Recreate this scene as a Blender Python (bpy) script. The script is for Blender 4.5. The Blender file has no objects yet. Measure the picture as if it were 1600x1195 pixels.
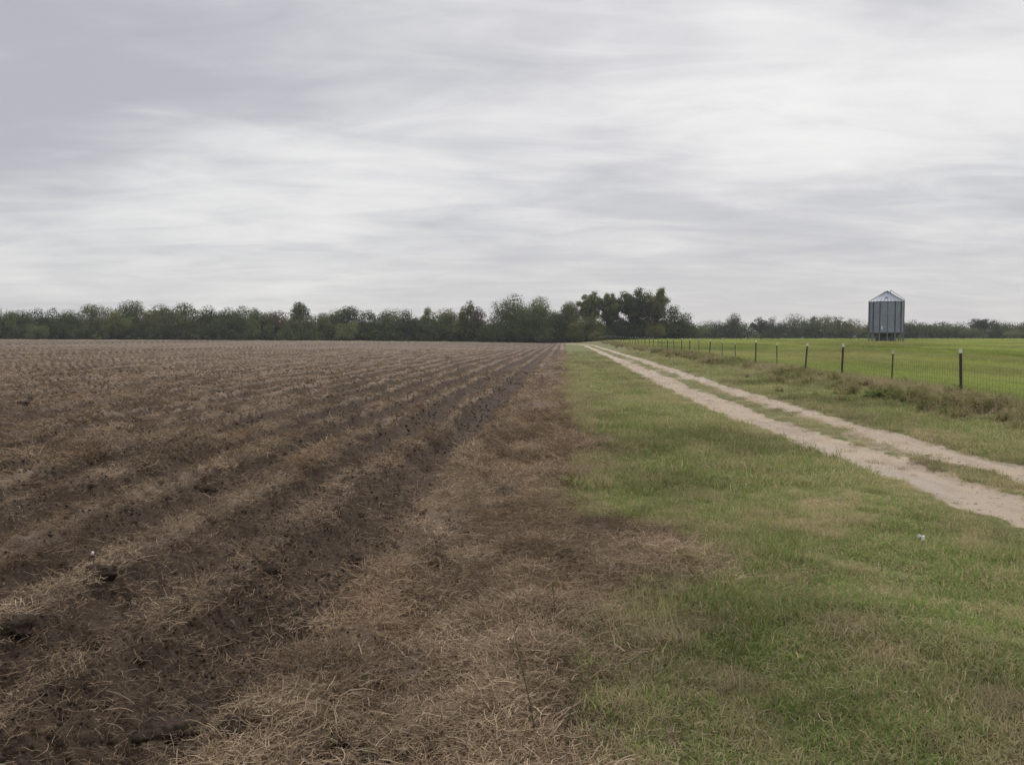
import bpy, bmesh, math, random
import numpy as np
from mathutils import Vector, Matrix

random.seed(7)
rng = np.random.default_rng(7)
scene = bpy.context.scene
col = scene.collection
R = math.radians

# ------------------------------------------------------------------ camera
CAM_H = 1.75
cam_d = bpy.data.cameras.new('camera')
cam_d.sensor_width = 36.0
cam_d.lens = 36.0 * 1386 / 1600
cam_d.clip_start = 0.05
cam_d.clip_end = 9000
cam = bpy.data.objects.new('camera', cam_d)
col.objects.link(cam)
cam.location = (0, 0, CAM_H)
cam.rotation_euler = (R(90 - 2.87), 0, 0)
scene.camera = cam

# ------------------------------------------------------------------ sky: thin layered overcast
SUN_EL, SUN_AZ = R(36), R(13)
SUN_DIR = Vector((math.sin(SUN_AZ) * math.cos(SUN_EL), math.cos(SUN_AZ) * math.cos(SUN_EL), math.sin(SUN_EL)))
SKY_OFF = (83.25, 42.0, 6.0)
world = bpy.data.worlds.new('World')
scene.world = world
world.use_nodes = True
wt = world.node_tree
wt.nodes.clear()


class NT:
    """small helper to write node trees"""
    def __init__(s, tree):
        s.t = tree

    def n(s, kind, **kw):
        nd = s.t.nodes.new(kind)
        for k, v in kw.items():
            setattr(nd, k, v)
        return nd

    def put(s, sock, v):
        if isinstance(v, bpy.types.NodeSocket):
            s.t.links.new(v, sock)
        elif v is not None:
            if isinstance(v, (tuple, list)) and len(v) == 3 and sock.type == 'RGBA':
                v = (*v, 1)
            sock.default_value = v

    def math(s, op, a, b=None, c=None, clamp=False):
        nd = s.n('ShaderNodeMath', operation=op, use_clamp=clamp)
        s.put(nd.inputs[0], a)
        if b is not None: s.put(nd.inputs[1], b)
        if c is not None: s.put(nd.inputs[2], c)
        return nd.outputs[0]

    def vmath(s, op, a, b=None, out=0):
        nd = s.n('ShaderNodeVectorMath', operation=op)
        s.put(nd.inputs[0], a)
        if b is not None: s.put(nd.inputs[1], b)
        return nd.outputs[out]

    def noise(s, vec, scale, detail=4, rough=.55, dist=0.0, lac=2.0):
        nd = s.n('ShaderNodeTexNoise')
        s.put(nd.inputs['Vector'], vec)
        nd.inputs['Scale'].default_value = scale
        nd.inputs['Detail'].default_value = detail
        nd.inputs['Roughness'].default_value = rough
        nd.inputs['Distortion'].default_value = dist
        nd.inputs['Lacunarity'].default_value = lac
        return nd.outputs['Fac']

    def rng(s, v, a, b, c=0.0, d=1.0, smooth=False):
        nd = s.n('ShaderNodeMapRange', clamp=True)
        if smooth: nd.interpolation_type = 'SMOOTHSTEP'
        for i, q in enumerate((v, a, b, c, d)): s.put(nd.inputs[i], q)
        return nd.outputs[0]

    def mix(s, f, a, b, mode='MIX'):
        nd = s.n('ShaderNodeMix', data_type='RGBA', blend_type=mode)
        s.put(nd.inputs[0], f); s.put(nd.inputs[6], a); s.put(nd.inputs[7], b)
        return nd.outputs[2]

    def attr(s, name, kind='GEOMETRY'):
        nd = s.n('ShaderNodeAttribute', attribute_name=name, attribute_type=kind)
        return nd


w = NT(wt)
tc = w.n('ShaderNodeTexCoord')
sep = w.n('ShaderNodeSeparateXYZ')
wt.links.new(tc.outputs['Generated'], sep.inputs[0])
dx, dy, dz = sep.outputs
up = w.math('MAXIMUM', dz, 0.0)
den = w.math('ADD', up, 0.13)
px = w.math('DIVIDE', dx, den)
py = w.math('DIVIDE', dy, den)
cmb = w.n('ShaderNodeCombineXYZ')
w.put(cmb.inputs[0], w.math('MULTIPLY', px, 0.72)); w.put(cmb.inputs[1], py)
P0 = w.vmath('ADD', cmb.outputs[0], SKY_OFF)
big = w.noise(P0, 0.36, 2, .45, .5)
mid = w.noise(w.vmath('ADD', P0, (4.0, 7.7, 0)), .95, 4, .5, .8)
fine = w.noise(w.vmath('ADD', P0, (9.1, 3.3, 0)), 2.6, 5, .55, .9)
rip = w.noise(w.vmath('MULTIPLY', w.vmath('ADD', P0, (2.2, 6.1, 0)), (.75, 1.25, 1)), 3.0, 5, .55, 1.0)
cl = w.math('ADD', w.math('MULTIPLY', big, .60), w.math('ADD', w.math('MULTIPLY', mid, .36), w.math('ADD', w.math('MULTIPLY', fine, .20), w.math('MULTIPLY', rip, .24))))
cf = w.rng(cl, .57, .93, 0, 1, True)
cloud = w.mix(cf, (4.1, 4.11, 4.5), (7.2, 7.13, 7.06))
# low layers close to the horizon are seen through more air: softer contrast
hz = w.rng(dz, 0.0, 0.17, 1, 0, True)
cloud = w.mix(w.math('MULTIPLY', hz, .45), cloud, (5.85, 5.85, 5.85))
# an overcast sky is brighter overhead
gain = w.math('ADD', 1.0, w.math('MULTIPLY', w.rng(dz, .36, 1.0, 0, 1), 2.2))
vm = w.n('ShaderNodeVectorMath', operation='SCALE')
w.put(vm.inputs[0], cloud); w.put(vm.inputs['Scale'], gain)
# broad veil of light round the hidden sun
dot = w.vmath('DOT_PRODUCT', tc.outputs['Generated'], tuple(SUN_DIR), 1)
veil = w.math('POWER', w.math('MAXIMUM', dot, 0.0), 14.0)
vm2 = w.n('ShaderNodeVectorMath', operation='SCALE')
w.put(vm2.inputs[0], vm.outputs[0]); w.put(vm2.inputs['Scale'], w.math('ADD', 1.0, w.math('MULTIPLY', veil, .18)))
sky = w.n('ShaderNodeTexSky', sky_type='NISHITA')
sky.sun_disc = False
sky.sun_elevation = SUN_EL
sky.sun_rotation = SUN_AZ
final = w.mix(.95, sky.outputs[0], vm2.outputs[0])
bg = w.n('ShaderNodeBackground')
w.put(bg.inputs[0], final)
bg.inputs[1].default_value = 0.1
wo = w.n('ShaderNodeOutputWorld')
wt.links.new(bg.outputs[0], wo.inputs[0])

sun_d = bpy.data.lights.new('sun', 'SUN')
sun_d.energy = 1.3
sun_d.angle = R(22)
sun_d.color = (1, .93, .82)
sun = bpy.data.objects.new('sun', sun_d)
sun.rotation_euler = (-SUN_DIR).to_track_quat('-Z', 'Y').to_euler()
sun.location = (0, 0, 60)
col.objects.link(sun)

scene.view_settings.view_transform = 'Standard'
scene.view_settings.look = 'None'
scene.view_settings.exposure = 0.2
scene.view_settings.gamma = 1.0
scene.view_settings.use_curve_mapping = False
scene.render.engine = 'CYCLES'
scene.cycles.max_bounces = 6
scene.cycles.diffuse_bounces = 3
scene.cycles.transparent_max_bounces = 6
scene.cycles.volume_bounces = 0
scene.cycles.use_denoising = True
scene.cycles.denoising_input_passes = 'RGB_ALBEDO_NORMAL'
scene.cycles.denoising_prefilter = 'NONE'

# ------------------------------------------------------------------ helpers
def tag(o, label=None, cat=None, group=None, kind=None):
    if label: o['label'] = label
    if cat: o['category'] = cat
    if group: o['group'] = group
    if kind: o['kind'] = kind
    return o


def link(name, me, mat=None, parent=None):
    o = bpy.data.objects.new(name, me)
    col.objects.link(o)
    if mat is not None and me is not None and len(me.materials) == 0:
        me.materials.append(mat)
    if parent is not None: o.parent = parent
    return o


def empty(name, loc, rz=0.0):
    o = bpy.data.objects.new(name, None)
    o.empty_display_size = .2
    o.location = loc
    o.rotation_euler = (0, 0, rz)
    col.objects.link(o)
    return o


def np_mesh(name, V, F, smooth=False, attrs=None):
    """V (n,3), F (m,3|4) uniform polygons, attrs: name -> per-vertex floats"""
    V = np.ascontiguousarray(V, dtype=np.float32); F = np.ascontiguousarray(F, dtype=np.int32)
    me = bpy.data.meshes.new(name)
    k = F.shape[1]
    me.vertices.add(len(V)); me.vertices.foreach_set('co', V.ravel())
    me.loops.add(F.size); me.loops.foreach_set('vertex_index', F.ravel())
    me.polygons.add(len(F)); me.polygons.foreach_set('loop_start', np.arange(0, F.size, k, dtype=np.int32))
    if smooth: me.polygons.foreach_set('use_smooth', np.ones(len(F), dtype=bool))
    for nme, a in (attrs or {}).items():
        at = me.attributes.new(nme, 'FLOAT', 'POINT')
        at.data.foreach_set('value', np.ascontiguousarray(a, dtype=np.float32))
    me.update(calc_edges=True)
    return me


class MB:
    """collects boxes, tubes and lathes as one mesh"""
    def __init__(s):
        s.v = []; s.f = []

    def add(s, vs, fs):
        b = len(s.v); s.v += [tuple(q) for q in vs]; s.f += [tuple(b + i for i in q) for q in fs]; return s

    def box(s, c, d, rz=0.0):
        vs = []
        for z in (-1, 1):
            for x, y in ((-1, -1), (1, -1), (1, 1), (-1, 1)):
                X, Y = x * d[0] / 2, y * d[1] / 2
                vs.append((c[0] + X * math.cos(rz) - Y * math.sin(rz), c[1] + X * math.sin(rz) + Y * math.cos(rz), c[2] + z * d[2] / 2))
        return s.add(vs, [(3, 2, 1, 0), (4, 5, 6, 7), (0, 1, 5, 4), (1, 2, 6, 5), (2, 3, 7, 6), (3, 0, 4, 7)])

    def tube(s, pts, rad, n=6, cap=True):
        pts = [Vector(p) for p in pts]
        rad = [rad] * len(pts) if isinstance(rad, (int, float)) else rad
        b = len(s.v); prev = None
        for i, p in enumerate(pts):
            d = (pts[min(i + 1, len(pts) - 1)] - pts[max(i - 1, 0)]).normalized()
            a = prev if prev is not None else (Vector((1, 0, 0)) if abs(d.x) < .8 else Vector((0, 1, 0)))
            a = (a - d * a.dot(d)).normalized(); prev = a; c = d.cross(a)
            for k in range(n):
                t = 2 * math.pi * k / n
                s.v.append(tuple(p + (a * math.cos(t) + c * math.sin(t)) * rad[i]))
        for i in range(len(pts) - 1):
            for k in range(n):
                s.f.append((b + i * n + k, b + i * n + (k + 1) % n, b + (i + 1) * n + (k + 1) % n, b + (i + 1) * n + k))
        if cap:
            s.f.append(tuple(b + k for k in reversed(range(n))))
            s.f.append(tuple(b + (len(pts) - 1) * n + k for k in range(n)))
        return s

    def lathe(s, prof, n=48, cap=False):
        b = len(s.v)
        for r, z in prof:
            for k in range(n):
                t = 2 * math.pi * k / n
                s.v.append((r * math.cos(t), r * math.sin(t), z))
        for i in range(len(prof) - 1):
            for k in range(n):
                s.f.append((b + i * n + k, b + i * n + (k + 1) % n, b + (i + 1) * n + (k + 1) % n, b + (i + 1) * n + k))
        return s

    def mesh(s, name, smooth=False):
        me = bpy.data.meshes.new(name)
        me.from_pydata(s.v, [], s.f)
        if smooth: me.polygons.foreach_set('use_smooth', np.ones(len(s.f), dtype=bool))
        me.update()
        return me

    def build(s, name, mat, parent=None, smooth=False):
        return link(name, s.mesh(name, smooth), mat, parent)


# value noise in numpy, used for terrain relief and for where things grow
def _hash(ix, iy, seed):
    h = (ix.astype(np.int64) * 374761393 + iy.astype(np.int64) * 668265263 + seed * 1442695041) & 0xFFFFFFFF
    h = ((h ^ (h >> 13)) * 1274126177) & 0xFFFFFFFF
    h = (h ^ (h >> 16)) & 0xFFFFFFFF
    h = (h * 2246822519) & 0xFFFFFFFF
    return ((h ^ (h >> 15)) & 0xFFFFFF) / float(0xFFFFFF)


def vnoise(x, y, seed=0):
    ix = np.floor(x); iy = np.floor(y)
    fx = x - ix; fy = y - iy
    fx = fx * fx * fx * (fx * (fx * 6 - 15) + 10); fy = fy * fy * fy * (fy * (fy * 6 - 15) + 10)
    a = _hash(ix, iy, seed); b = _hash(ix + 1, iy, seed); c = _hash(ix, iy + 1, seed); d = _hash(ix + 1, iy + 1, seed)
    return (a + (b - a) * fx) * (1 - fy) + (c + (d - c) * fx) * fy


def fbm(x, y, seed=0, octv=3, gain=.5):
    s = 0; amp = 1; tot = 0
    for o in range(octv):
        ca, sa = math.cos(.6 + o), math.sin(.6 + o)
        s = s + amp * vnoise((x * ca - y * sa) * 2 ** o, (x * sa + y * ca) * 2 ** o, seed + o * 17)
        tot += amp; amp *= gain
    return s / tot


def sstep(a, b, x):
    t = np.clip((x - a) / (b - a), 0, 1)
    return t * t * (3 - 2 * t)


# ------------------------------------------------------------------ the lie of the land
SL = 80 / 1386.0                     # the rows, track and fence all run this way (x per y)
FIELD_END = 236.0
FENCE_U = 9.7
A_U = np.array([-400, -200, -60, -20, -4, 4, 10, 22, 60, 300.])
A_Z = np.array([1.6, 1.55, .95, .5, .3, .45, .8, 1.25, 1.3, 1.35])


def track_c(y):
    return 4.42 + .062 * np.logaddexp(0, (20 - y) / 2.5) * 2.5 - 7.0 * sstep(150, 225, y)


def edge_u(x, y):
    """where the field stops and the grass begins (u)"""
    e = .12 + .34 * (fbm(y * .35, y * 0 + 3.3, 51, 3) - .5) * 2
    e = e + 0.7 * np.exp(-((y - 7.0) / .9) ** 2) + .55 * np.exp(-((y - 13.8) / 1.1) ** 2) - .35 * np.exp(-((y - 9.6) / .8) ** 2) - .22 * np.exp(-((y - 3.4) / 2.0) ** 2)
    return e


def masks(x, y):
    u = x - SL * y
    r = np.hypot(x, y)
    wob = (fbm(x * 1.6, y * 1.6, 61, 3) - .5) * .9 + (fbm(x * 7, y * 7, 62, 2) - .5) * .25
    eu = edge_u(x, y)
    wob = wob + sstep(25, 110, y) * ((fbm(x * .3, y * .06, 63, 3) - .5) * 3.2)
    infield = 1 - sstep(-.16, .22, u - eu + wob * .5)
    infield = infield * (1 - sstep(FIELD_END - 1, FIELD_END + 1.5, y + wob * 3))
    # straw mat along the edge of the field, thinning on to the rows
    mat = sstep(-1.75, -.55, u + wob * .9) * (1 - .6 * sstep(35, 100, y))
    row = .5 + .5 * np.cos(2 * np.pi * (u / .95 + .16 * (fbm(y * .3, u * .3, 71, 2) - .5) + .09 * (fbm(x * 1.6, y * 1.6, 72, 2) - .5) + .2))
    patch = fbm(x * .55, y * .3, 81, 3)
    spill = sstep(.36, .70, fbm(u * 1.3, y * .16, 82, 3))
    straw = np.clip(mat * (.30 + .80 * patch) + row ** 4.5 * (.44 + .34 * spill) * (1 + .8 * sstep(9, 26, r)) + .02 + .06 * spill + sstep(25, 110, r) * .14, 0, 1)
    tcn = track_c(y)
    d = u - tcn
    ew = (fbm(x * .9, y * .5, 91, 3) - .5) * .55
    ed = (fbm(x * 5, y * 3, 92, 2) - .5) * .34
    wl = .48 - .16 * sstep(25, 90, y)
    lrut = 1 - sstep(wl - .12, wl + .12, np.abs(d + .60) + ew * .75 + ed)
    wr = .34 - .10 * sstep(25, 90, y)
    rrut = 1 - sstep(wr - .12, wr + .12, np.abs(d - .80) + ew * .75 + ed)
    rut = np.maximum(lrut, rrut)
    rut = np.maximum(rut, .46 * (1 - sstep(.5, .9, np.abs(d) + .0)) * sstep(.42, .66, fbm(x * 1.6, y * .6, 95, 3)))
    rut = rut * (1 - sstep(205, 228, y))
    pasture = sstep(FENCE_U - .25, FENCE_U + .35, u)
    return dict(u=u, r=r, infield=infield, straw=straw, row=row, rut=rut, d=d, pasture=pasture, mat=mat)


def base_z(x, y):
    u = x - SL * y
    yy = np.clip(y, 0, 250)
    S = (1 - np.exp(-yy / 90)) / (1 - math.exp(-250 / 90))
    z = np.interp(u, A_U, A_Z) * S * 1.0
    # little brow where the track leaves the field behind
    z = z + .35 * np.exp(-((u - 7) / 7.0) ** 2) * np.exp(-((y - 195) / 35.0) ** 2)
    return z


def ground_z(x, y, m=None):
    x = np.asarray(x, dtype=np.float64); y = np.asarray(y, dtype=np.float64)
    m = m or masks(x, y)
    r = m['r']; u = m['u']
    z = base_z(x, y)
    z = z + .10 * (fbm(x * .09, y * .09, 11, 2) - .5) * sstep(4, 25, r)
    f = m['infield']
    lod1 = 1 - sstep(30, 80, r); lod2 = 1 - sstep(12, 32, r); lod3 = 1 - sstep(7, 15, r)
    nearmat = m['mat']
    amp = .16 + .12 * vnoise(u * .9, y * .35, 12)
    ridge = (m['row'] ** 2.6) * amp * (1 - .75 * nearmat) * (1 - sstep(90, 160, r) * .5)
    rough = .7 + .6 * (1 - nearmat)
    l1 = np.abs(fbm(x * 2.1, y * 2.1, 13, 2) - .5) * 2
    l2 = fbm(x * 6.5, y * 6.5, 14, 2)
    l3 = np.abs(fbm(x * 15, y * 15, 15, 2) - .5) * 2
    l4 = fbm(x * 38, y * 38, 16, 2)
    big = sstep(.60, .78, fbm(x * 1.7, y * 1.7, 18, 2)) * .05 * lod1
    zf = ridge + big + lod1 * .05 * (.5 - l1) * rough + lod2 * (.075 * (l2 - .5) * rough + .06 * (.4 - l3) * rough) + lod3 * .026 * (l4 - .5)
    mound = sstep(.5, .8, fbm(x * 1.25, y * 1.0, 19, 2)) * .10 * nearmat
    zf = zf + mound
    g1 = fbm(x * .9, y * .9, 21, 3); g2 = fbm(x * 4, y * 4, 22, 2)
    zg = .13 * (g1 - .5) * (.5 + .5 * sstep(0, 1.5, np.abs(m['d']) - 1.2)) + .035 * (g2 - .5) * lod2
    # ruts are worn down, the bank by the fence stands a little proud
    zg = zg * (1 - .7 * m['rut']) - .045 * m['rut'] + .16 * np.exp(-((u - 8.9) / .9) ** 2) * (1 - sstep(120, 180, y))
    zg = zg + .02 * (fbm(x * 2.2, y * .8, 23, 2) - .5) * m['rut']
    return z + f * zf + (1 - f) * zg


# ------------------------------------------------------------------ materials
def new_mat(name):
    m = bpy.data.materials.new(name)
    m.use_nodes = True
    m.node_tree.nodes.clear()
    t = NT(m.node_tree)
    out = t.n('ShaderNodeOutputMaterial')
    return m, t, out


def principled(t, out, base, rough=.9, metal=0.0, spec=.25, normal=None):
    p = t.n('ShaderNodeBsdfPrincipled')
    t.put(p.inputs['Base Color'], base); t.put(p.inputs['Roughness'], rough); t.put(p.inputs['Metallic'], metal)
    p.inputs['Specular IOR Level'].default_value = spec
    if normal is not None: t.put(p.inputs['Normal'], normal)
    t.t.links.new(p.outputs[0], out.inputs[0])
    return p


def bump(t, h, strength=.5, dist=.02):
    b = t.n('ShaderNodeBump')
    b.inputs['Strength'].default_value = strength; b.inputs['Distance'].default_value = dist
    t.put(b.inputs['Height'], h)
    return b.outputs[0]


def ground_material():
    m, t, out = new_mat('land')
    g = t.n('ShaderNodeNewGeometry')
    pos = g.outputs['Position']
    # rows run along (SL, 1): stretch one noise that way
    mp = t.n('ShaderNodeMapping'); mp.inputs['Rotation'].default_value = (0, 0, math.atan(SL)); mp.inputs['Scale'].default_value = (1, .22, 1)
    t.put(mp.inputs[0], pos)
    st = mp.outputs[0]
    infield = t.attr('infield').outputs['Fac']; straw = t.attr('straw').outputs['Fac']
    rut = t.attr('rut').outputs['Fac']; past = t.attr('pasture').outputs['Fac']
    n_big = t.noise(pos, .12, 4, .6); n_mid = t.noise(pos, .9, 5, .6); n_f = t.noise(pos, 9, 5, .65); n_ff = t.noise(pos, 60, 4, .65)
    n_row = t.noise(st, 1.4, 5, .65, .3)
    # soil
    soil = t.mix(t.rng(n_mid, .35, .68), (.047, .0325, .0225), (.076, .0535, .0375))
    soil = t.mix(t.rng(n_ff, .48, .72), soil, (.105, .079, .059))
    soil = t.mix(t.rng(t.noise(pos, 24, 5, .7), .52, .70, 0, .7), soil, (.028, .021, .016))
    sw = t.mix(t.rng(n_f, .35, .65), (.215, .160, .112), (.18, .142, .112))
    sw = t.mix(t.rng(n_mid, .55, .75), sw, (.20, .125, .075))
    thr = t.math('SUBTRACT', .80, t.math('MULTIPLY', straw, .52))
    grainy = t.math('ADD', t.math('MULTIPLY', n_f, .45), t.math('ADD', t.math('MULTIPLY', n_ff, .25), t.math('MULTIPLY', n_row, .32)))
    sm = t.rng(grainy, t.math('SUBTRACT', thr, .09), t.math('ADD', thr, .12), 0, .92, True)
    field = t.mix(sm, soil, sw)
    # verge turf
    gr = t.mix(t.rng(n_mid, .32, .70), (.098, .112, .040), (.148, .146, .060))
    gr = t.mix(t.rng(n_f, .5, .78), gr, (.165, .135, .078))
    gr = t.mix(t.rng(t.noise(pos, .45, 4, .6, .4), .52, .70, 0, .6), gr, (.150, .122, .074))
    pa = t.mix(t.rng(t.noise(st, .22, 5, .62), .34, .66), (.122, .162, .040), (.188, .222, .062))
    pa = t.mix(t.rng(n_big, .50, .72, 0, .55), pa, (.165, .150, .070))
    pa = t.mix(t.rng(n_f, .55, .8, 0, .6), pa, (.085, .10, .035))
    gr = t.mix(past, gr, pa)
    tr = t.mix(t.rng(n_mid, .35, .7), (.385, .310, .228), (.33, .272, .212))
    tr = t.mix(t.rng(n_f, .56, .78, 0, .7), tr, (.23, .18, .135))
    tr = t.mix(t.rng(n_ff, .55, .75, 0, .35), tr, (.46, .39, .31))
    tr = t.mix(t.rng(t.noise(st, 2.6, 5, .65, .3), .48, .72, 0, .85), tr, (.225, .172, .125))
    tr = t.mix(t.rng(t.noise(st, .5, 4, .6), .5, .7, 0, .6), tr, (.36, .325, .285))
    rm = t.rng(t.math('ADD', rut, t.math('MULTIPLY', t.math('SUBTRACT', n_f, .5), .9)), .30, .62, 0, 1, True)
    rm = t.math('MULTIPLY', rm, t.rng(rut, .02, .15))
    gr = t.mix(rm, gr, tr)
    base = t.mix(infield, gr, field)
    h = t.math('ADD', t.math('MULTIPLY', n_f, 1.0), t.math('MULTIPLY', n_ff, .35))
    principled(t, out, base, .95, 0, .12, bump(t, h, .9, .05))
    return m


def leafy(name, c1, c2, dry, translucent=.3, tint_from=None, var=.35):
    """blades, stems and leaves: colour by the piece's own tone, dead ones by 'dry', instance tint"""
    m, t, out = new_mat(name)
    tone = t.attr('tone').outputs['Fac']; dr = t.attr('dry').outputs['Fac']
    c = t.mix(tone, c1, c2)
    if tint_from == 'INSTANCER':
        ti = t.attr('tint', 'INSTANCER').outputs['Fac']
        dead = t.math('ADD', dr, ti, clamp=True)
        c = t.mix(dead, c, dry)
        br = t.attr('bright', 'INSTANCER').outputs['Fac']
        c = t.mix(1.0, c, t.mix(br, (.55, .55, .55), (1.4, 1.4, 1.4)), 'MULTIPLY')
    else:
        c = t.mix(dr, c, dry)
        oi = t.n('ShaderNodeObjectInfo')
        c = t.mix(1.0, c, t.mix(oi.outputs['Random'], (1 - var, 1 - var, 1 - var), (1 + var, 1 + var * .8, 1 + var * .6)), 'MULTIPLY')
    d = t.n('ShaderNodeBsdfDiffuse'); t.put(d.inputs[0], c)
    tl = t.n('ShaderNodeBsdfTranslucent'); t.put(tl.inputs[0], c)
    mx = t.n('ShaderNodeMixShader'); mx.inputs[0].default_value = translucent
    t.t.links.new(d.outputs[0], mx.inputs[1]); t.t.links.new(tl.outputs[0], mx.inputs[2])
    t.t.links.new(mx.outputs[0], out.inputs[0])
    return m


def plain(name, c1, c2=None, rough=.7, metal=0.0, scale=20, spec=.3, bmp=0.0):
    m, t, out = new_mat(name)
    tcn = t.n('ShaderNodeTexCoord')
    n = t.noise(tcn.outputs['Object'], scale, 5, .6)
    base = t.mix(t.rng(n, .35, .68), c1, c2 or tuple(q * .7 for q in c1))
    principled(t, out, base, rough, metal, spec, bump(t, n, bmp, .02) if bmp else None)
    return m


M_LAND = ground_material()
M_GRASS = leafy('grass_blades', (.092, .152, .031), (.205, .258, .074), (.37, .30, .185), .35, 'INSTANCER')
M_STRAW = leafy('straw_stems', (.145, .103, .066), (.40, .312, .215), (.22, .145, .088), .1, 'INSTANCER')
M_WEED = leafy('weeds', (.060, .090, .030), (.17, .20, .065), (.35, .245, .155), .4, 'INSTANCER')
M_CLOD, _t, _o = new_mat('dry_clods')
_n = _t.noise(_t.n('ShaderNodeTexCoord').outputs['Object'], 3.0, 6, .7)
_c = _t.mix(_t.rng(_n, .35, .68), (.072, .052, .038), (.108, .079, .058))
_c = _t.mix(1.0, _c, _t.mix(_t.attr('bright', 'INSTANCER').outputs['Fac'], (1, 1, 1), (1.9, 1.85, 1.8)), 'MULTIPLY')
principled(_t, _o, _c, .95, 0, .1, bump(_t, _n, .8, .15))
M_BARK = plain('bark', (.075, .062, .05), (.045, .038, .032), .95, 0, 3, .1)

# ------------------------------------------------------------------ ground sheet, split where its surfaces change
def build_ground():
    dense = np.deg2rad(np.arange(-41, 41.0001, .1))
    side = np.deg2rad(np.concatenate([np.arange(44, 180, 4.0), [180.0]]))
    ang = np.concatenate([-side[::-1], dense, side])
    rr = [.25, .7, 1.2, 1.7, 2.1, 2.45, 2.75]
    r = 2.95
    while r < 430:
        rr.append(r)
        r += min(r * r / 1552 * 1.15, r * .0125)
    rr += [450, 480, 520, 580, 660, 780, 950, 1200, 1600, 2200, 3000, 4500]
    rr = np.array(rr)
    A, RR = np.meshgrid(ang, rr)
    X = RR * np.sin(A); Y = RR * np.cos(A)
    nr, na = X.shape
    x = X.ravel(); y = Y.ravel()
    m = masks(x, y)
    z = ground_z(x, y, m)
    V = np.stack([x, y, z], 1)
    i = np.arange(nr - 1)[:, None] * na + np.arange(na - 1)[None, :]
    F = np.stack([i, i + 1, i + 1 + na, i + na], -1).reshape(-1, 4)[:, ::-1]
    cx = x[F].mean(1); cy = y[F].mean(1)
    cm = {a: m[a][F].mean(1) for a in ('infield', 'd', 'u')}
    far = np.hypot(cx, cy) > 420
    back = cy < -30
    zone = np.full(len(F), 1)                              # verge
    zone[cm['infield'] > .5] = 0
    zone[(np.abs(cm['d']) < 1.28) & (cy < 224) & (cm['infield'] <= .5)] = 2
    zone[(cm['u'] > FENCE_U) & (cm['infield'] <= .5)] = 3
    zone[far | back | ((cy > FIELD_END) & (cm['u'] < FENCE_U))] = 4
    names = ['ploughed_field', 'grass_verge', 'dirt_track', 'pasture', 'ground']
    labels = ['bare ploughed field with old crop rows and straw residue', 'mown grass verge between the field and the fence',
              'pale two-rut dirt track with a grassy centre strip', 'bright green pasture beyond the wire fence', 'open ground under and beyond the far trees']
    for k in range(5):
        fk = F[zone == k]
        used, inv = np.unique(fk, return_inverse=True)
        me = np_mesh(names[k], V[used], inv.reshape(-1, 4), True,
                     {a: m[a][used] for a in ('infield', 'straw', 'rut', 'pasture')})
        o = link(names[k], me, M_LAND)
        tag(o, labels[k], ['field', 'grass', 'track', 'pasture', 'ground'][k], kind='structure')


build_ground()

# ------------------------------------------------------------------ trees
LEAF = {
    'green': leafy('leaves_green', (.056, .078, .028), (.120, .145, .055), (.13, .11, .045), .22, None, .4),
    'olive': leafy('leaves_olive', (.078, .090, .031), (.155, .160, .060), (.15, .11, .05), .22, None, .22),
    'dark': leafy('leaves_dark', (.042, .060, .025), (.090, .112, .045), (.11, .09, .04), .2, None, .35),
    'pale': leafy('leaves_pale', (.095, .115, .052), (.165, .185, .085), (.16, .13, .07), .22, None, .2),
    'rusty': leafy('leaves_rusty', (.085, .066, .050), (.12, .092, .068), (.14, .09, .05), .2, None, .15),
}


def leaf_quads(C, N, size, g):
    n = len(C)
    t = g.normal(size=(n, 3)); t -= N * (t * N).sum(1, keepdims=True); t /= np.linalg.norm(t, axis=1, keepdims=True) + 1e-9
    b = np.cross(N, t)
    s = size[:, None]
    # a kinked four-point leaf spray rather than a square
    V = np.stack([C - t * s * .62, C - b * s * .36 + N * s * .10, C + t * s * .62, C + b * s * .36 + N * s * .10], 1).reshape(-1, 3)
    F = np.arange(4 * n).reshape(-1, 4)
    return V, F


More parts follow.
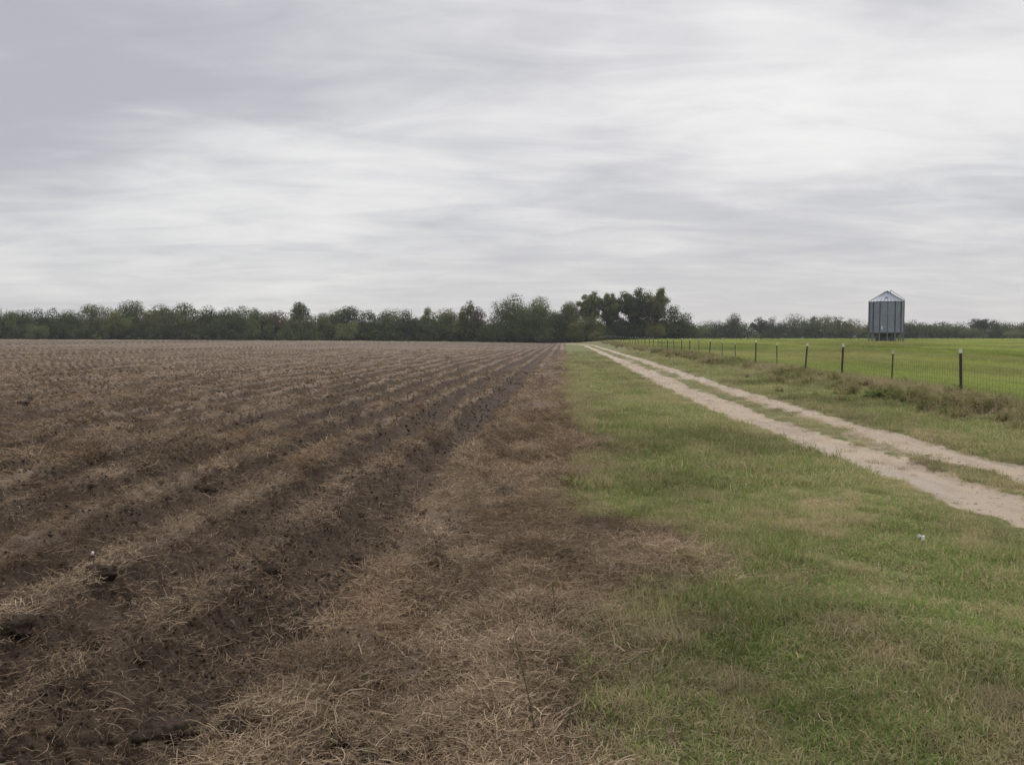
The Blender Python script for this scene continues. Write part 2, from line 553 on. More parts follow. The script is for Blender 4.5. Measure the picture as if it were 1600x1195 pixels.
def tree_mesh(seed, H, W, style, nleaf):
    """crown (leaf sprays on many lobes) and trunk with limbs"""
    g = np.random.default_rng(seed)
    lobes = []
    if style == 'fan':                                   # tall open tree, limbs fanning to separate heads
        k = 13
        for i in range(k):
            a = 2 * np.pi * (i + g.uniform(-.3, .3)) / k; q = g.uniform(.35, 1) if i else .1
            top = (.97 - .30 * q * q) * g.uniform(.9, 1.0)
            for f in (.46, .58, .69, .8, .9, .99):                # leaf heads strung along each limb
                if g.random() < .2: continue
                hz = .26 + (top - .26) * f
                j = g.normal(size=2) * .045 * W
                lobes.append((math.cos(a) * q * W * .40 * f ** .8 + j[0], math.sin(a) * q * W * .40 * f ** .8 + j[1], hz * H, W * g.uniform(.055, .10)))
        for i in range(5): lobes.append((g.uniform(-.36, .36) * W, g.uniform(-.3, .3) * W, g.uniform(.08, .3) * H, W * g.uniform(.14, .2)))
        lo = .02
    elif style == 'cone':
        for i in range(34):
            hz = .04 + .88 * i / 33; q = (1 - hz) * .40 + .03; a = i * 2.4 + g.uniform(-.4, .4)
            lobes.append((math.cos(a) * q * W * .8, math.sin(a) * q * W * .8, hz * H, W * (.09 + .13 * (1 - hz))))
        lobes.append((0, 0, .95 * H, W * .06))
        lo = .02
    elif style == 'bush':
        for i in range(11):
            a = g.uniform(0, 2 * np.pi); q = math.sqrt(g.uniform(0, 1))
            lobes.append((math.cos(a) * q * W * .34, math.sin(a) * q * W * .34, g.uniform(.2, .72) * H * (1 - .3 * q), W * g.uniform(.15, .22)))
        lo = .0
    else:                                                # broad dome, skirts low
        for i in range(26):
            a = g.uniform(0, 2 * np.pi); q = math.sqrt(g.uniform(0, 1))
            top = math.sqrt(max(0, 1 - (q * .92) ** 2))
            hz = .10 + (.76 * top - .02) * g.uniform(.0, 1.0) ** .6
            lobes.append((math.cos(a) * q * W * .39, math.sin(a) * q * W * .39, hz * H, W * g.uniform(.14, .24)))
        lo = .0
    L = np.array(lobes)
    wgt = L[:, 3] ** 2; wgt /= wgt.sum()
    idx = g.choice(len(L), nleaf, p=wgt)
    d = g.normal(size=(nleaf, 3)); d /= np.linalg.norm(d, axis=1, keepdims=True)
    rad = L[idx, 3] * (g.uniform(.25, 1.0, nleaf) ** .45) * (1 + (.28 if style == 'fan' else .09) * g.normal(size=nleaf))
    C = L[idx, :3] + d * rad[:, None] * np.array([1.12, 1.12, .86 * max(.75, min(1.25, H / W))])
    top = np.quantile(C[:, 2], .997)
    C[:, 2] = C[:, 2] * (1 + (H / top - 1) * np.clip(C[:, 2] / top, 0, 1) ** 1.0)
    wid = np.quantile(np.abs(C[:, 0]), .985)
    kx = .5 * W / wid * (1.05 if style == 'fan' else 1.14)
    C[:, :2] *= kx
    L[:, :2] *= kx
    L[:, 2] *= H / top
    C[:, 2] = np.clip(C[:, 2], lo * H + g.uniform(0, .5, nleaf), H * 1.04)
    N = d * 1.0 + np.array([0, 0, .5]) + g.normal(size=(nleaf, 3)) * .26
    N /= np.linalg.norm(N, axis=1, keepdims=True)
    size = g.uniform(.20, .44, nleaf) * (.8 + .03 * H)
    V, F = leaf_quads(C, N, size, g)
    tone = np.clip(g.normal(.42, .11, nleaf) + .5 * (g.random(len(L))[idx] - .5), 0, 1)
    dry = (g.random(nleaf) < .06) * g.uniform(.3, .9, nleaf) + np.clip(g.random(len(L))[idx] - .82, 0, 1) * 1.6
    crown = np_mesh('crown', V, F, False, {'tone': np.repeat(tone, 4), 'dry': np.repeat(np.clip(dry, 0, 1), 4)})
    mb = MB()
    tr = max(.10, .026 * H)
    lean = g.normal(size=2) * .03 * H
    th = H * (.42 if style == 'fan' else .55 if style != 'cone' else .85)
    pts = [(lean[0] * q * q, lean[1] * q * q, th * q - .3 * (1 - q)) for q in (0, .25, .5, .75, 1)]
    mb.tube(pts, [tr * 1.35, tr, tr * .85, tr * .7, tr * .45], 7)
    for i in range(len(L)):
        if style == 'cone' and i % 2: continue
        f = g.uniform(.35, .95); s = (lean[0] * f * f, lean[1] * f * f, th * f)
        e = L[i, :3]
        if e[2] < .3 * H: continue
        if e[2] < s[2] - .05 * H: s = (lean[0] * .1, lean[1] * .1, th * .3)
        md = ((s[0] * .45 + e[0] * .55) * .9, (s[1] * .45 + e[1] * .55) * .9, s[2] * .45 + e[2] * .55 + .02 * H)
        mb.tube([s, md, tuple(e)], [tr * .48, tr * .30, tr * .10], 5)
    return crown, mb.mesh('trunk', True)


def ray_at(px_, Y):
    return (px_ - 800) / 1386.0 * Y


TREE_N = [0]


def tree(px_, ytop, Y, wpx, style='dome', leaf='green', label=None, group=None, nleaf=None, name='tree'):
    TREE_N[0] += 1
    x = ray_at(px_, Y)
    zb = float(ground_z(np.array([x]), np.array([Y]))[0])
    ztop = CAM_H + (528.0 - ytop) / 1386.0 * Y
    H = ztop - zb; W = wpx / 1386.0 * Y
    n = nleaf or int(np.clip(H * W * 90, 1500, 11000))
    crown, trunk = tree_mesh(1000 + TREE_N[0], H, W, style, n)
    e = empty(name, (x, Y, zb), 0)
    link('crown', crown, LEAF[leaf], e)
    link('trunk', trunk, M_BARK, e)
    tag(e, label, 'shrub' if name == 'shrub' else 'tree', group)
    return e


gL = 'trees lining the far end of the ploughed field'
gR = 'trees lining the far side of the pasture'
gC = 'tall trees clustered where the track ends'
L_ = [  # px, top, Y, width px, style, leaf, label
    (6, 483, 268, 44, 'dome', 'green', 'rounded green tree cut by the left picture edge, far field end'),
    (30, 487, 274, 36, 'dome', 'green', 'low rounded tree, second in the far field line from the left edge'),
    (56, 485, 266, 38, 'dome', 'dark', 'dark rounded tree, third in the far field line from the left edge'),
    (86, 485, 270, 36, 'dome', 'dark', 'dark tree with bumpy top, fourth in line from the left edge'),
    (112, 488, 266, 44, 'dome', 'green', 'low green tree just left of the smooth domed tree, far field line'),
    (155, 479, 280, 50, 'dome', 'olive', 'smooth broad domed tree rising over the left part of the field line'),
    (184, 487, 264, 34, 'dome', 'olive', 'small olive tree between the smooth dome and the peaked tree'),
    (208, 473, 272, 48, 'dome', 'green', 'peaked grey-green tree, tallest in the left half of the field line'),
    (248, 479, 270, 46, 'dome', 'olive', 'light green spreading tree right of the tallest left-hand tree'),
    (290, 477, 268, 56, 'dome', 'olive', 'broad light-topped tree two places right of the tallest left tree'),
    (326, 482, 272, 42, 'dome', 'green', 'rounded tree right of the broad light-topped tree in the field line'),
    (353, 484, 266, 38, 'dome', 'dark', 'dark flat-topped tree midway between light-topped tree and dark pointed tree'),
    (380, 482, 270, 42, 'dome', 'dark', 'dark tree with two small bumps on top, left of the pointed tree'),
    (408, 485, 266, 38, 'dome', 'green', 'green tree two places left of the dark pointed tree'),
    (434, 489, 270, 40, 'dome', 'rusty', 'low brownish-green tree directly left of the dark pointed tree'),
    (469, 476, 256, 50, 'cone', 'dark', 'dark pointed tree standing forward of the field tree line'),
    (503, 492, 274, 38, 'dome', 'olive', 'low pale-green tree directly right of the dark pointed tree'),
    (541, 482, 278, 54, 'dome', 'dark', 'flat spreading tree rising behind a pale shrub at the field end'),
    (580, 488, 268, 36, 'dome', 'green', 'rounded green tree right of the flat spreading tree'),
    (610, 486, 270, 40, 'dome', 'green', 'rounded tree with light top, second right of the flat spreading tree'),
    (640, 488, 266, 40, 'dome', 'dark', 'dark rounded tree left of the thin twin-tufted tree'),
    (669, 483, 284, 20, 'dome', 'green', 'small tuft-headed tree poking above the field tree line'),
    (672, 491, 266, 40, 'dome', 'green', 'low dense tree below the tuft-headed tree at the field end'),
    (702, 486, 276, 50, 'dome', 'olive', 'yellowish low-topped tree left of the feathery tree'),
    (729, 474, 264, 26, 'dome', 'olive', 'slim feathery yellow-green tree left of the big round tree'),
    (750, 483, 268, 28, 'dome', 'rusty', 'thin pinkish half-bare tree beside the feathery tree'),
    (796, 464, 252, 70, 'dome', 'dark', 'big round dark tree at the corner of the ploughed field'),
    (834, 468, 256, 58, 'dome', 'green', 'tall rounded tree on the right shoulder of the big round tree'),
]
for a in L_:
    tree(a[0], a[1] - 2.5, a[2], a[3] * 1.1, a[4], a[5], a[6], gL)
C_ = [
    (862, 489, 254, 40, 'dome', 'dark', 'low dark tree between the big round tree and the track-end cluster'),
    (890, 472, 258, 46, 'dome', 'olive', 'olive tree with ragged top at the left of the track-end cluster'),
    (924, 458, 254, 44, 'fan', 'green', 'tall open tree with a leaning bare trunk above the track end'),
    (953, 460, 258, 46, 'fan', 'green', 'open-headed tree second of the four tallest at the track end'),
    (992, 452, 256, 60, 'fan', 'green', 'tall tree with limbs fanning upward, left of the two highest'),
    (1023, 452, 258, 62, 'fan', 'olive', 'tall yellow-tinged tree with fanning limbs, right of the two highest'),
    (1052, 478, 254, 56, 'dome', 'dark', 'dark domed tree at the right end of the track-end cluster'),
    (962, 493, 262, 60, 'dome', 'dark', 'dark low tree filling the middle of the track-end cluster'),
    (1010, 494, 262, 64, 'dome', 'dark', 'dark low tree below the two highest trees'),
]
for a in C_:
    tree(a[0], a[1], a[2], a[3], a[4], a[5], a[6], gC)
R_ = [
    (1092, 503, 352, 40, 'dome', 'green', 'low far tree directly right of the track-end cluster'),
    (1116, 501, 356, 40, 'dome', 'green', 'low far tree left of the lone taller pasture tree'),
    (1148, 490, 338, 40, 'dome', 'dark', 'taller round-headed tree standing alone over the far pasture line'),
    (1186, 496, 350, 36, 'fan', 'green', 'open-topped far tree right of the lone taller pasture tree'),
    (1208, 495, 356, 36, 'dome', 'dark', 'dense far tree behind the pipe gate in the pasture'),
    (1240, 491, 352, 44, 'dome', 'dark', 'highest dark tree midway between lone pasture tree and grain bin'),
    (1268, 494, 356, 34, 'fan', 'green', 'open-topped far tree right of the highest middle tree'),
    (1288, 493, 350, 36, 'dome', 'green', 'rounded far tree three places left of the grain bin'),
    (1310, 495, 356, 36, 'fan', 'green', 'gappy far tree two places left of the grain bin'),
    (1334, 499, 352, 40, 'dome', 'olive', 'low far tree directly left of the grain bin'),
    (1385, 503, 356, 60, 'dome', 'dark', 'far tree mostly hidden behind the grain bin'),
    (1418, 500, 350, 38, 'dome', 'green', 'rounded far tree directly right of the grain bin'),
    (1446, 504, 354, 34, 'dome', 'green', 'low far tree second right of the grain bin'),
    (1468, 503, 350, 36, 'dome', 'dark', 'dark far tree third right of the grain bin'),
    (1494, 503, 352, 40, 'dome', 'green', 'far tree fourth right of the grain bin, beside a gap-topped tree'),
    (1532, 498, 346, 42, 'fan', 'dark', 'gap-topped tallest far tree right of the grain bin'),
    (1562, 501, 352, 40, 'dome', 'dark', 'dark far tree right of the gap-topped tallest one'),
    (1592, 503, 348, 42, 'dome', 'olive', 'far pasture tree cut by the right picture edge'),
]
for a in R_:
    tree(a[0], a[1], a[2], a[3], a[4], a[5], a[6], gR, int(a[3] * 100))
for i, (px_, yt, Y, wp, lf, lb) in enumerate([
        (546, 502, 252, 34, 'pale', 'pale green shrub in front of the flat spreading tree'),
        (150, 522, 250, 14, 'olive', 'tiny yellow-green shrub at the foot of the left field trees'),
        (60, 506, 256, 30, 'pale', 'pale shrub below the dark left-hand field trees'),
        (915, 493, 246, 50, 'olive', 'yellow-green bushy shrub beside the end of the track'),
        (1026, 506, 246, 28, 'olive', 'yellow-green shrub under the two highest trees'),
        (850, 512, 246, 30, 'green', 'green shrub at the foot of the big round tree'),
        (1180, 518, 336, 20, 'pale', 'small pale shrub left of the pasture pipe gate'),
        (1518, 511, 334, 34, 'pale', 'pale shrub under the gap-topped far tree'),
        (1585, 515, 334, 26, 'pale', 'small pale shrub at far right of the pasture')]):
    tree(px_, yt, Y, wp, 'bush', lf, lb, 'shrubs at the foot of the far trees', None, 'shrub')


def wood_mass(name, label, specs, leaf, seed):
    """undergrowth and back ranks that read as one mass"""
    g = np.random.default_rng(seed)
    Vs, Fs, To, Dr = [], [], [], []
    off = 0
    for (xa, xb, Ya, Yb, h0, h1, n) in specs:
        for i in range(n):
            pxx = xa + (xb - xa) * (i + g.uniform(0, 1)) / n
            Y = g.uniform(Ya, Yb); x = ray_at(pxx, Y)
            zb = float(base_z(np.array([x]), np.array([Y]))[0])
            H = g.uniform(h0, h1); W = H * g.uniform(.8, 1.3)
            nl = 420
            d = g.normal(size=(nl, 3)); d /= np.linalg.norm(d, axis=1, keepdims=True)
            lob = g.normal(size=(6, 3)) * np.array([.24 * W, .24 * W, 0]) + np.stack([np.zeros(6), np.zeros(6), H * np.array([.12, .2, .3, .45, .6, .7])], 1)
            li = g.integers(0, 6, nl)
            C = lob[li] + d * (g.uniform(.3, 1, nl) ** .5)[:, None] * np.array([.26 * W, .26 * W, .27 * H])
            C[:, 2] = np.clip(C[:, 2], 0.05, H)
            N = d + np.array([0, 0, .3]) + g.normal(size=(nl, 3)) * .5
            N /= np.linalg.norm(N, axis=1, keepdims=True)
            V, F = leaf_quads(C + np.array([x, Y, zb]), N, g.uniform(.35, .8, nl), g)
            Vs.append(V); Fs.append(F + off); off += len(V)
            To.append(np.repeat(np.clip(g.normal(.4, .2, nl) + g.normal() * .18, 0, 1), 4)); Dr.append(np.repeat((g.random(nl) < .06) * .6, 4))
    me = np_mesh(name, np.concatenate(Vs), np.concatenate(Fs), False, {'tone': np.concatenate(To), 'dry': np.concatenate(Dr)})
    tag(link(name, me, leaf), label, 'undergrowth', kind='stuff')


wood_mass('field_woodland', 'dense undergrowth and back trees behind the ploughed field',
          [(-260, 780, 276, 292, 5.0, 6.6, 110), (-260, 1070, 258, 266, 2.0, 4.2, 130), (760, 1070, 266, 284, 5, 8, 40), (-260, 780, 300, 320, 5.5, 7.0, 60)], LEAF['dark'], 5)
wood_mass('pasture_woodland', 'dense undergrowth and back trees beyond the pasture',
          [(1066, 1900, 362, 380, 6, 7.8, 90), (1066, 1900, 340, 350, 1.8, 4.2, 90)], LEAF['green'], 6)

# ------------------------------------------------------------------ grain bin
M_GALV = plain('galvanised_wall', (.235, .26, .315), (.18, .20, .25), .45, .7, 2.2, .5)
M_GALVR = plain('galvanised_roof', (.27, .29, .34), (.22, .24, .29), .5, .5, 2.0, .5)
M_STEEL = plain('dark_steel', (.105, .112, .13), (.07, .075, .085), .6, .5, 4)
M_LEG = plain('galvanised_leg', (.22, .23, .25), (.15, .16, .17), .5, .6, 4)


def grain_bin():
    Y = 147.0; x = ray_at(1383.3, Y)
    zb = float(base_z(np.array([x]), np.array([Y]))[0])
    s = Y / 1386.0
    Rr = 25.3 * s
    leg_h = 15.0 * s; wall_h = 47.8 * s; roof_h = 15.2 * s
    e = empty('grain_bin', (x, Y, zb - .05), -math.atan2(x, Y))
    tag(e, 'tall galvanised steel grain bin on legs standing in the pasture', 'grain bin')
    z0 = leg_h; nr = 6; rh = wall_h / nr
    for i in range(nr):                                    # corrugated rings lapped over one another
        prof = []
        k = 14
        for j in range(k * 2 + 1):
            prof.append((Rr - .03 * (i % 2) + .014 * math.cos(j * math.pi), z0 + i * rh + rh * j / (2 * k) - .002 * (i % 2)))
        MB().lathe(prof, 72).build('wall_ring', M_GALV, e, True)
    for k in range(14):
        a = R(-90 + 4.4 + k * 360 / 14)
        c, sn = math.cos(a), math.sin(a)
        MB().box(((Rr + .06) * c, (Rr + .06) * sn, z0 + wall_h / 2), (.09, .085, wall_h + .02), a).build('stiffener', M_STEEL, e)
        lg = MB().box(((Rr + .02) * c, (Rr + .02) * sn, leg_h / 2 - .1), (.14, .13, leg_h + .2), a).build('leg', M_LEG, e)
        MB().box(((Rr + .02) * c, (Rr + .02) * sn, .06), (.34, .34, .05), a).build('foot_plate', M_STEEL, lg)
        a2 = a + R(360 / 14); c2, s2 = math.cos(a2), math.sin(a2)
        if k % 2 == 0:
            MB().tube([(Rr * c, Rr * sn, .15), (Rr * c2, Rr * s2, leg_h - .1)], .028, 5).build('cross_brace', M_LEG, e)
    MB().lathe([(Rr + .06, z0 - .16), (Rr + .07, z0 - .16), (Rr + .07, z0 + .02), (Rr + .03, z0 + .02)], 72).build('ring_beam', M_STEEL, e)
    MB().lathe([(Rr - .06, z0), (.35, .55), (.35, .25), (.0, .25)], 40).build('hopper', M_STEEL, e, True)
    MB().lathe([(Rr * .60, .0), (Rr * .60, .95), (Rr * .58, 1.0)], 20).build('support_ring', M_STEEL, e)
    zr = z0 + wall_h
    rf = MB().lathe([(Rr + .13, zr - .04), (Rr + .12, zr), (.46, zr + roof_h * .93)], 56).build('roof', M_GALVR, e)
    for k in range(28):
        a = R(4.4 + k * 360 / 28); c, sn = math.cos(a), math.sin(a)
        MB().tube([((Rr + .12) * c, (Rr + .12) * sn, zr + .03), (.46 * c, .46 * sn, zr + roof_h * .93 + .03)], .035, 4).build('roof_rib', M_LEG, rf)
    cp = MB().lathe([(.50, zr + roof_h * .90), (.50, zr + roof_h * .99), (.40, zr + roof_h * 1.03), (0, zr + roof_h * 1.06)], 24).build('cap', M_STEEL, e)
    MB().box((.1, -.3, zr + roof_h * 1.03), (.3, .25, .22)).build('cap_latch', M_STEEL, cp)
    # inspection hatch on the front slope, ladder down the right slope
    sl = math.atan2(roof_h * .93, Rr - .46)
    hx, hy, hz_ = 0.0, -Rr * .70, zr + roof_h * .93 * .31
    mb = MB().box((0, 0, 0), (.55, .5, .14))
    h = mb.build('roof_hatch', M_STEEL, rf); h.location = (hx, hy, hz_ + .08); h.rotation_euler = (sl, 0, 0)
    ld = MB()
    ang = R(-8)
    ca, sa = math.cos(ang), math.sin(ang)
    for off in (-.2, .2):
        p0 = Vector((Rr * ca - off * sa, Rr * sa + off * ca, zr + .38)); p1 = Vector((.6 * ca - off * sa, .6 * sa + off * ca, zr + roof_h * .93 + .38))
        ld.tube([p0, p1], .035, 5)
        ld.tube([p0 + Vector((0, 0, -.4)), p0], .03, 5)
        ld.tube([p1 + Vector((0, 0, -.4)), p1], .03, 5)
    for q in range(12):
        f = (q + .5) / 12
        b0 = Vector(((Rr + (.6 - Rr) * f) * ca, (Rr + (.6 - Rr) * f) * sa, zr + .38 + roof_h * .93 * f))
        ld.tube([b0 + Vector((.2 * sa, -.2 * ca, 0)), b0 + Vector((-.2 * sa, .2 * ca, 0))], .02, 4)
    ld.build('roof_ladder', M_LEG, e)
    pl = MB()
    pl.box((-Rr * .22, -Rr - .07, z0 + .75), (.22, .03, .5))
    pl.build('notice_plate', plain('white_plate', (.62, .63, .64), (.5, .5, .52), .5), e)


grain_bin()

# ------------------------------------------------------------------ fences
M_POST = plain('dark_post', (.036, .033, .028), (.055, .043, .033), .8, .1, 12, .2)
M_TIP = plain('white_tip', (.62, .62, .60), (.45, .45, .44), .6, 0, 25)
M_WIRE = plain('fence_wire', (.14, .135, .13), (.09, .085, .08), .6, .6, 9)


def post_mesh(h, r, kind):
    """studded T-section post or round post, set in the ground"""
    mb = MB()
    if kind == 'T':
        mb.box((0, 0, (h - .3) / 2), (r * 2, .009, h + .3)).box((0, r * .62, (h - .3) / 2), (.009, r * 1.2, h + .3 - .004))
        for i in range(int(h / .07)):
            mb.box((0, -.009, .06 + i * .07), (.014, .012, .02))
    else:
        mb.tube([(0, 0, -.3), (0, 0, h * .5), (.004, 0, h)], [r, r * .97, r * .93], 9)
    return mb.mesh('post')


def tip_mesh(r, kind, h, L=.10):
    mb = MB()
    if kind == 'T':
        mb.box((0, 0, h - L / 2 + .004), (r * 2 + .006, .015, L)).box((0, r * .62, h - L / 2 + .003), (.015, r * 1.2 + .006, L - .004))
    else:
        mb.tube([(.003, 0, h - L), (.004, 0, h + .004)], [r * .96 + .004, r * .94 + .004], 9)
    return mb.mesh('white_tip')


def field_fence():
    kinds = 'RTRRTRTTRTRRTRTTRR'
    zof = {0: 1.2, 1: 1.08, 2: 1.19, 3: 1.19, 4: 1.16, 5: 1.22, 6: 1.1, 7: 1.14}
    ys = [21.55 + 4.66 * k for k in range(-3, 47)]
    tag(e := empty('wire_fence', (FENCE_U + SL * 21.5, 21.5, 0)), 'woven wire fence with white-tipped dark posts along the dirt track', 'fence')
    ex, ey = e.location.x, e.location.y
    g = np.random.default_rng(3)
    cache = {}
    base = []
    for i, y in enumerate(ys):
        k = i - 3
        u = FENCE_U + g.normal() * .03
        x = u + SL * y
        z = float(ground_z(np.array([x]), np.array([y]))[0])
        kd = kinds[(k + 18) % 18]
        hh = zof.get(k, 1.17)
        key = (kd, hh)
        if key not in cache:
            r = .036 if kd == 'R' else .021
            cache[key] = (post_mesh(hh, r, kd), tip_mesh(r, kd, hh))
        p = link('post', cache[key][0], M_POST, e)
        p.location = (x - ex, y - ey, z)
        p.rotation_euler = (g.normal() * .028, g.normal() * .03, g.normal() * .15 - .06)
        link('white_tip', cache[key][1], M_TIP, p)
        base.append((x - ex, y - ey, z))
    hs = [.10, .20, .31, .43, .56, .70, .85, 1.04]
    for hgt in hs:
        pts = []
        for i, b in enumerate(base):
            pts.append((b[0] - .035, b[1], b[2] + hgt))
            if i < len(base) - 1:
                n = base[i + 1]
                for f in (.33, .67):
                    pts.append((b[0] * (1 - f) + n[0] * f - .035, b[1] * (1 - f) + n[1] * f, b[2] * (1 - f) + n[2] * f + hgt - (.012 if hgt < 1 else .02)))
        MB().tube(pts, .003 if hgt < 1 else .0034, 4, False).build('line_wire', M_WIRE, e)
    # upright stay wires, 15 cm apart
    mb = MB()
    for i in range(18):
        b, n = base[i], base[i + 1]
        for q in range(1, 31):
            f = q / 31
            x, y, z = (b[j] * (1 - f) + n[j] * f for j in range(3))
            mb.tube([(x - .035, y, z + .09), (x - .035 + g.normal() * .006, y, z + .47), (x - .035, y, z + .85)], .0026, 3, False)
    tag(mb.build('stay_wires', M_WIRE, e), kind='stuff')


field_fence()


def back_fence():
    g = np.random.default_rng(8)
    Y = 205
    xs = [ray_at(p, Y) for p in (1085, 1103, 1126, 1145, 1156, 1167, 1188, 1207, 1258, 1273, 1296, 1328, 1341, 1412, 1431, 1447, 1469, 1480, 1493, 1504, 1516, 1536, 1546, 1565, 1578, 1584, 1598, 1622, 1645)]
    e = empty('pasture_back_fence', (xs[0], Y, 0))
    tag(e, 'distant thin post and wire fence crossing the back of the pasture', 'fence')
    me = [post_mesh(1.05, .05, 'R'), post_mesh(1.2, .06, 'R'), post_mesh(.95, .045, 'R')]
    tops = []
    for i, x in enumerate(xs):
        z = float(base_z(np.array([x]), np.array([float(Y)]))[0])
        p = link('post', me[int(g.integers(0, 3))], M_POST, e)
        p.location = (x - xs[0], 0, z); p.rotation_euler = (0, g.normal() * .04, 0)
        tops.append((x - xs[0], -.06, z))
    for h in (.35, .6, .88):
        MB().tube([(a, b, c + h) for a, b, c in tops], .008, 4, False).build('wire', M_WIRE, e)


back_fence()


def pipe_gate():
    Y = 203.0; x0 = ray_at(1189, Y); x1 = ray_at(1216, Y)
    z = float(base_z(np.array([x0]), np.array([Y]))[0])
    e = empty('pipe_gate', (x0, Y, z)); L = x1 - x0
    tag(e, 'low dark pipe rail gate in the back fence of the pasture', 'gate')
    for xx in (0, L * .66, L): MB().tube([(xx, 0, -.2), (xx, 0, 1.15)], .07, 7).build('gate_post', M_POST, e)
    for h, r in ((1.02, .07), (.70, .035), (.40, .035)): MB().tube([(0, -.02, h), (L, -.02, h)], r, 6).build('rail', M_POST, e)


pipe_gate()

# ------------------------------------------------------------------ ground cover: prototypes placed by geometry nodes
protos_col = bpy.data.collections.new('cover_prototypes')


def stem_strip(pts, w0, w1, side):
    """flat tapering blade along pts"""
    n = len(pts)
    V = []
    for i, p in enumerate(pts):
        f = i / (n - 1); w_ = w0 * (1 - f) + w1 * f
        V += [p - side * w_ / 2, p + side * w_ / 2]
    F = [(2 * i, 2 * i + 1, 2 * i + 3, 2 * i + 2) for i in range(n - 1)]
    return V, F


def proto(name, mat, strips):
    """strips: list of (V list, F list, tone, dry)"""
    Vs, Fs, T, D = [], [], [], []
    off = 0
    for V, F, to, dr in strips:
        Vs += [tuple(v) for v in V]; Fs += [tuple(i + off for i in f) for f in F]; off += len(V)
        T += [to] * len(V); D += [dr] * len(V)
    me = np_mesh(name, np.array(Vs), np.array(Fs), False, {'tone': np.array(T), 'dry': np.array(D)})
    me.materials.append(mat)
    return bpy.data.objects.new(name, me)


def grass_proto(seed, n, rad, hmin, hmax, width, dryp, flop=1.0):
    g = np.random.default_rng(seed)
    S = []
    for i in range(n):
        a = g.uniform(0, 2 * np.pi); q = rad * math.sqrt(g.random())
        p = np.array([math.cos(a) * q, math.sin(a) * q, -.008])
        h = g.uniform(hmin, hmax); b = g.uniform(0, 2 * np.pi)
        d = np.array([math.cos(b), math.sin(b), 0]); bend = g.uniform(.15, 1.15) * flop
        pts = [p]; el = math.pi / 2 - g.uniform(0, .5) * flop
        for k in range(3):
            p = p + (d * math.cos(el) + np.array([0, 0, math.sin(el)])) * h / 3
            p = p + g.normal(size=3) * h * .03
            pts.append(p); el -= bend * .75
        sd = np.array([-d[1], d[0], 0]) + g.normal(size=3) * .3
        sd /= np.linalg.norm(sd)
        V, F = stem_strip(pts, width * g.uniform(.7, 1.2), width * .25, sd)
        S.append((V, F, g.random(), g.uniform(.6, 1) if g.random() < dryp else g.uniform(0, .15)))
    return S


def straw_proto(seed, n, rad, lmin, lmax, width, loft):
    g = np.random.default_rng(seed)
    S = []
    main = g.uniform(0, 2 * np.pi)
    for i in range(n):
        a = g.uniform(0, 2 * np.pi); q = rad * math.sqrt(g.random())
        Ln = g.uniform(lmin, lmax); k = 5
        b = main + g.normal() * 1.1 if g.random() < .5 else g.uniform(0, 2 * np.pi)
        p = np.array([math.cos(a) * q, math.sin(a) * q, g.uniform(0, loft)])
        pts = [p]; pit = g.normal() * .25
        curl = g.normal() * .10
        for j in range(k):
            b += curl + g.normal() * (.13 if g.random() < .85 else .9); pit = pit * .6 + g.normal() * .25
            p = p + np.array([math.cos(b) * math.cos(pit), math.sin(b) * math.cos(pit), math.sin(pit)]) * Ln / k
            p = np.array([p[0], p[1], max(p[2], -.004)])
            pts.append(p)
        tilt = g.uniform(-.9, .9)
        sd = np.array([-math.sin(b) * math.cos(tilt), math.cos(b) * math.cos(tilt), math.sin(tilt)])
        V, F = stem_strip(pts, width * g.uniform(.6, 1.3), width * .5, sd)
        S.append((V, F, g.random(), max(0, g.normal(.05, .25))))
    return S


def weed_proto(seed, h, n, dryp, leafy_n):
    g = np.random.default_rng(seed)
    S = []
    for i in range(n):
        a = g.uniform(0, 2 * np.pi); q = .16 * math.sqrt(g.random())
        p = np.array([math.cos(a) * q, math.sin(a) * q, -.02]); hh = h * g.uniform(.5, 1.05)
        lean = g.normal(size=2) * .22
        dead = g.random() < dryp
        pts = [p + np.array([lean[0] * f * f * hh, lean[1] * f * f * hh, hh * f]) + np.append(g.normal(size=2) * .01, 0) for f in (0, .35, .7, 1)]
        for ang in (0, 1.57):
            V, F = stem_strip(pts, .006, .003, np.array([math.cos(ang + i), math.sin(ang + i), 0]))
            S.append((V, F, .3, 1.0 if dead else .35))
        for k in range(leafy_n):
            f = g.uniform(.15, 1.0); c = p + np.array([lean[0] * f * f * hh, lean[1] * f * f * hh, hh * f])
            b = g.uniform(0, 2 * np.pi); ln = g.uniform(.02, .075) * (1.2 - .6 * f)
            d = np.array([math.cos(b), math.sin(b), g.uniform(-.3, .9)])
            sd = np.array([-math.sin(b), math.cos(b), g.normal() * .3])
            m1 = c + d * ln * .5 + np.array([0, 0, .004]); e_ = c + d * ln
            V = [c, m1 - sd * ln * .22, e_, m1 + sd * ln * .22]
            S.append((V, [(0, 1, 2, 3)], g.random(), (g.uniform(.7, 1) if dead else g.uniform(0, .2))))
    return S


def clod_obj(seed, nm='clod', sub=2):
    bm = bmesh.new()
    bmesh.ops.create_icosphere(bm, subdivisions=sub, radius=1)
    g = np.random.default_rng(seed)
    o = g.uniform(0, 50, 3)
    from mathutils import noise as mn
    for v in bm.verts:
        q = v.co * 1.1 + Vector(o)
        k = 1 + .5 * mn.noise(q) + .4 * abs(mn.noise(q * 2.1)) - .22 * abs(mn.noise(q * 3.7)) + .14 * mn.noise(q * 6) + .10 * mn.noise(q * 13)
        v.co = v.co * k
        v.co.z *= .68
    me = bpy.data.meshes.new(nm); bm.to_mesh(me); bm.free()
    me.polygons.foreach_set('use_smooth', np.ones(len(me.polygons), dtype=bool))
    me.materials.append(M_CLOD)
    return bpy.data.objects.new(nm, me)


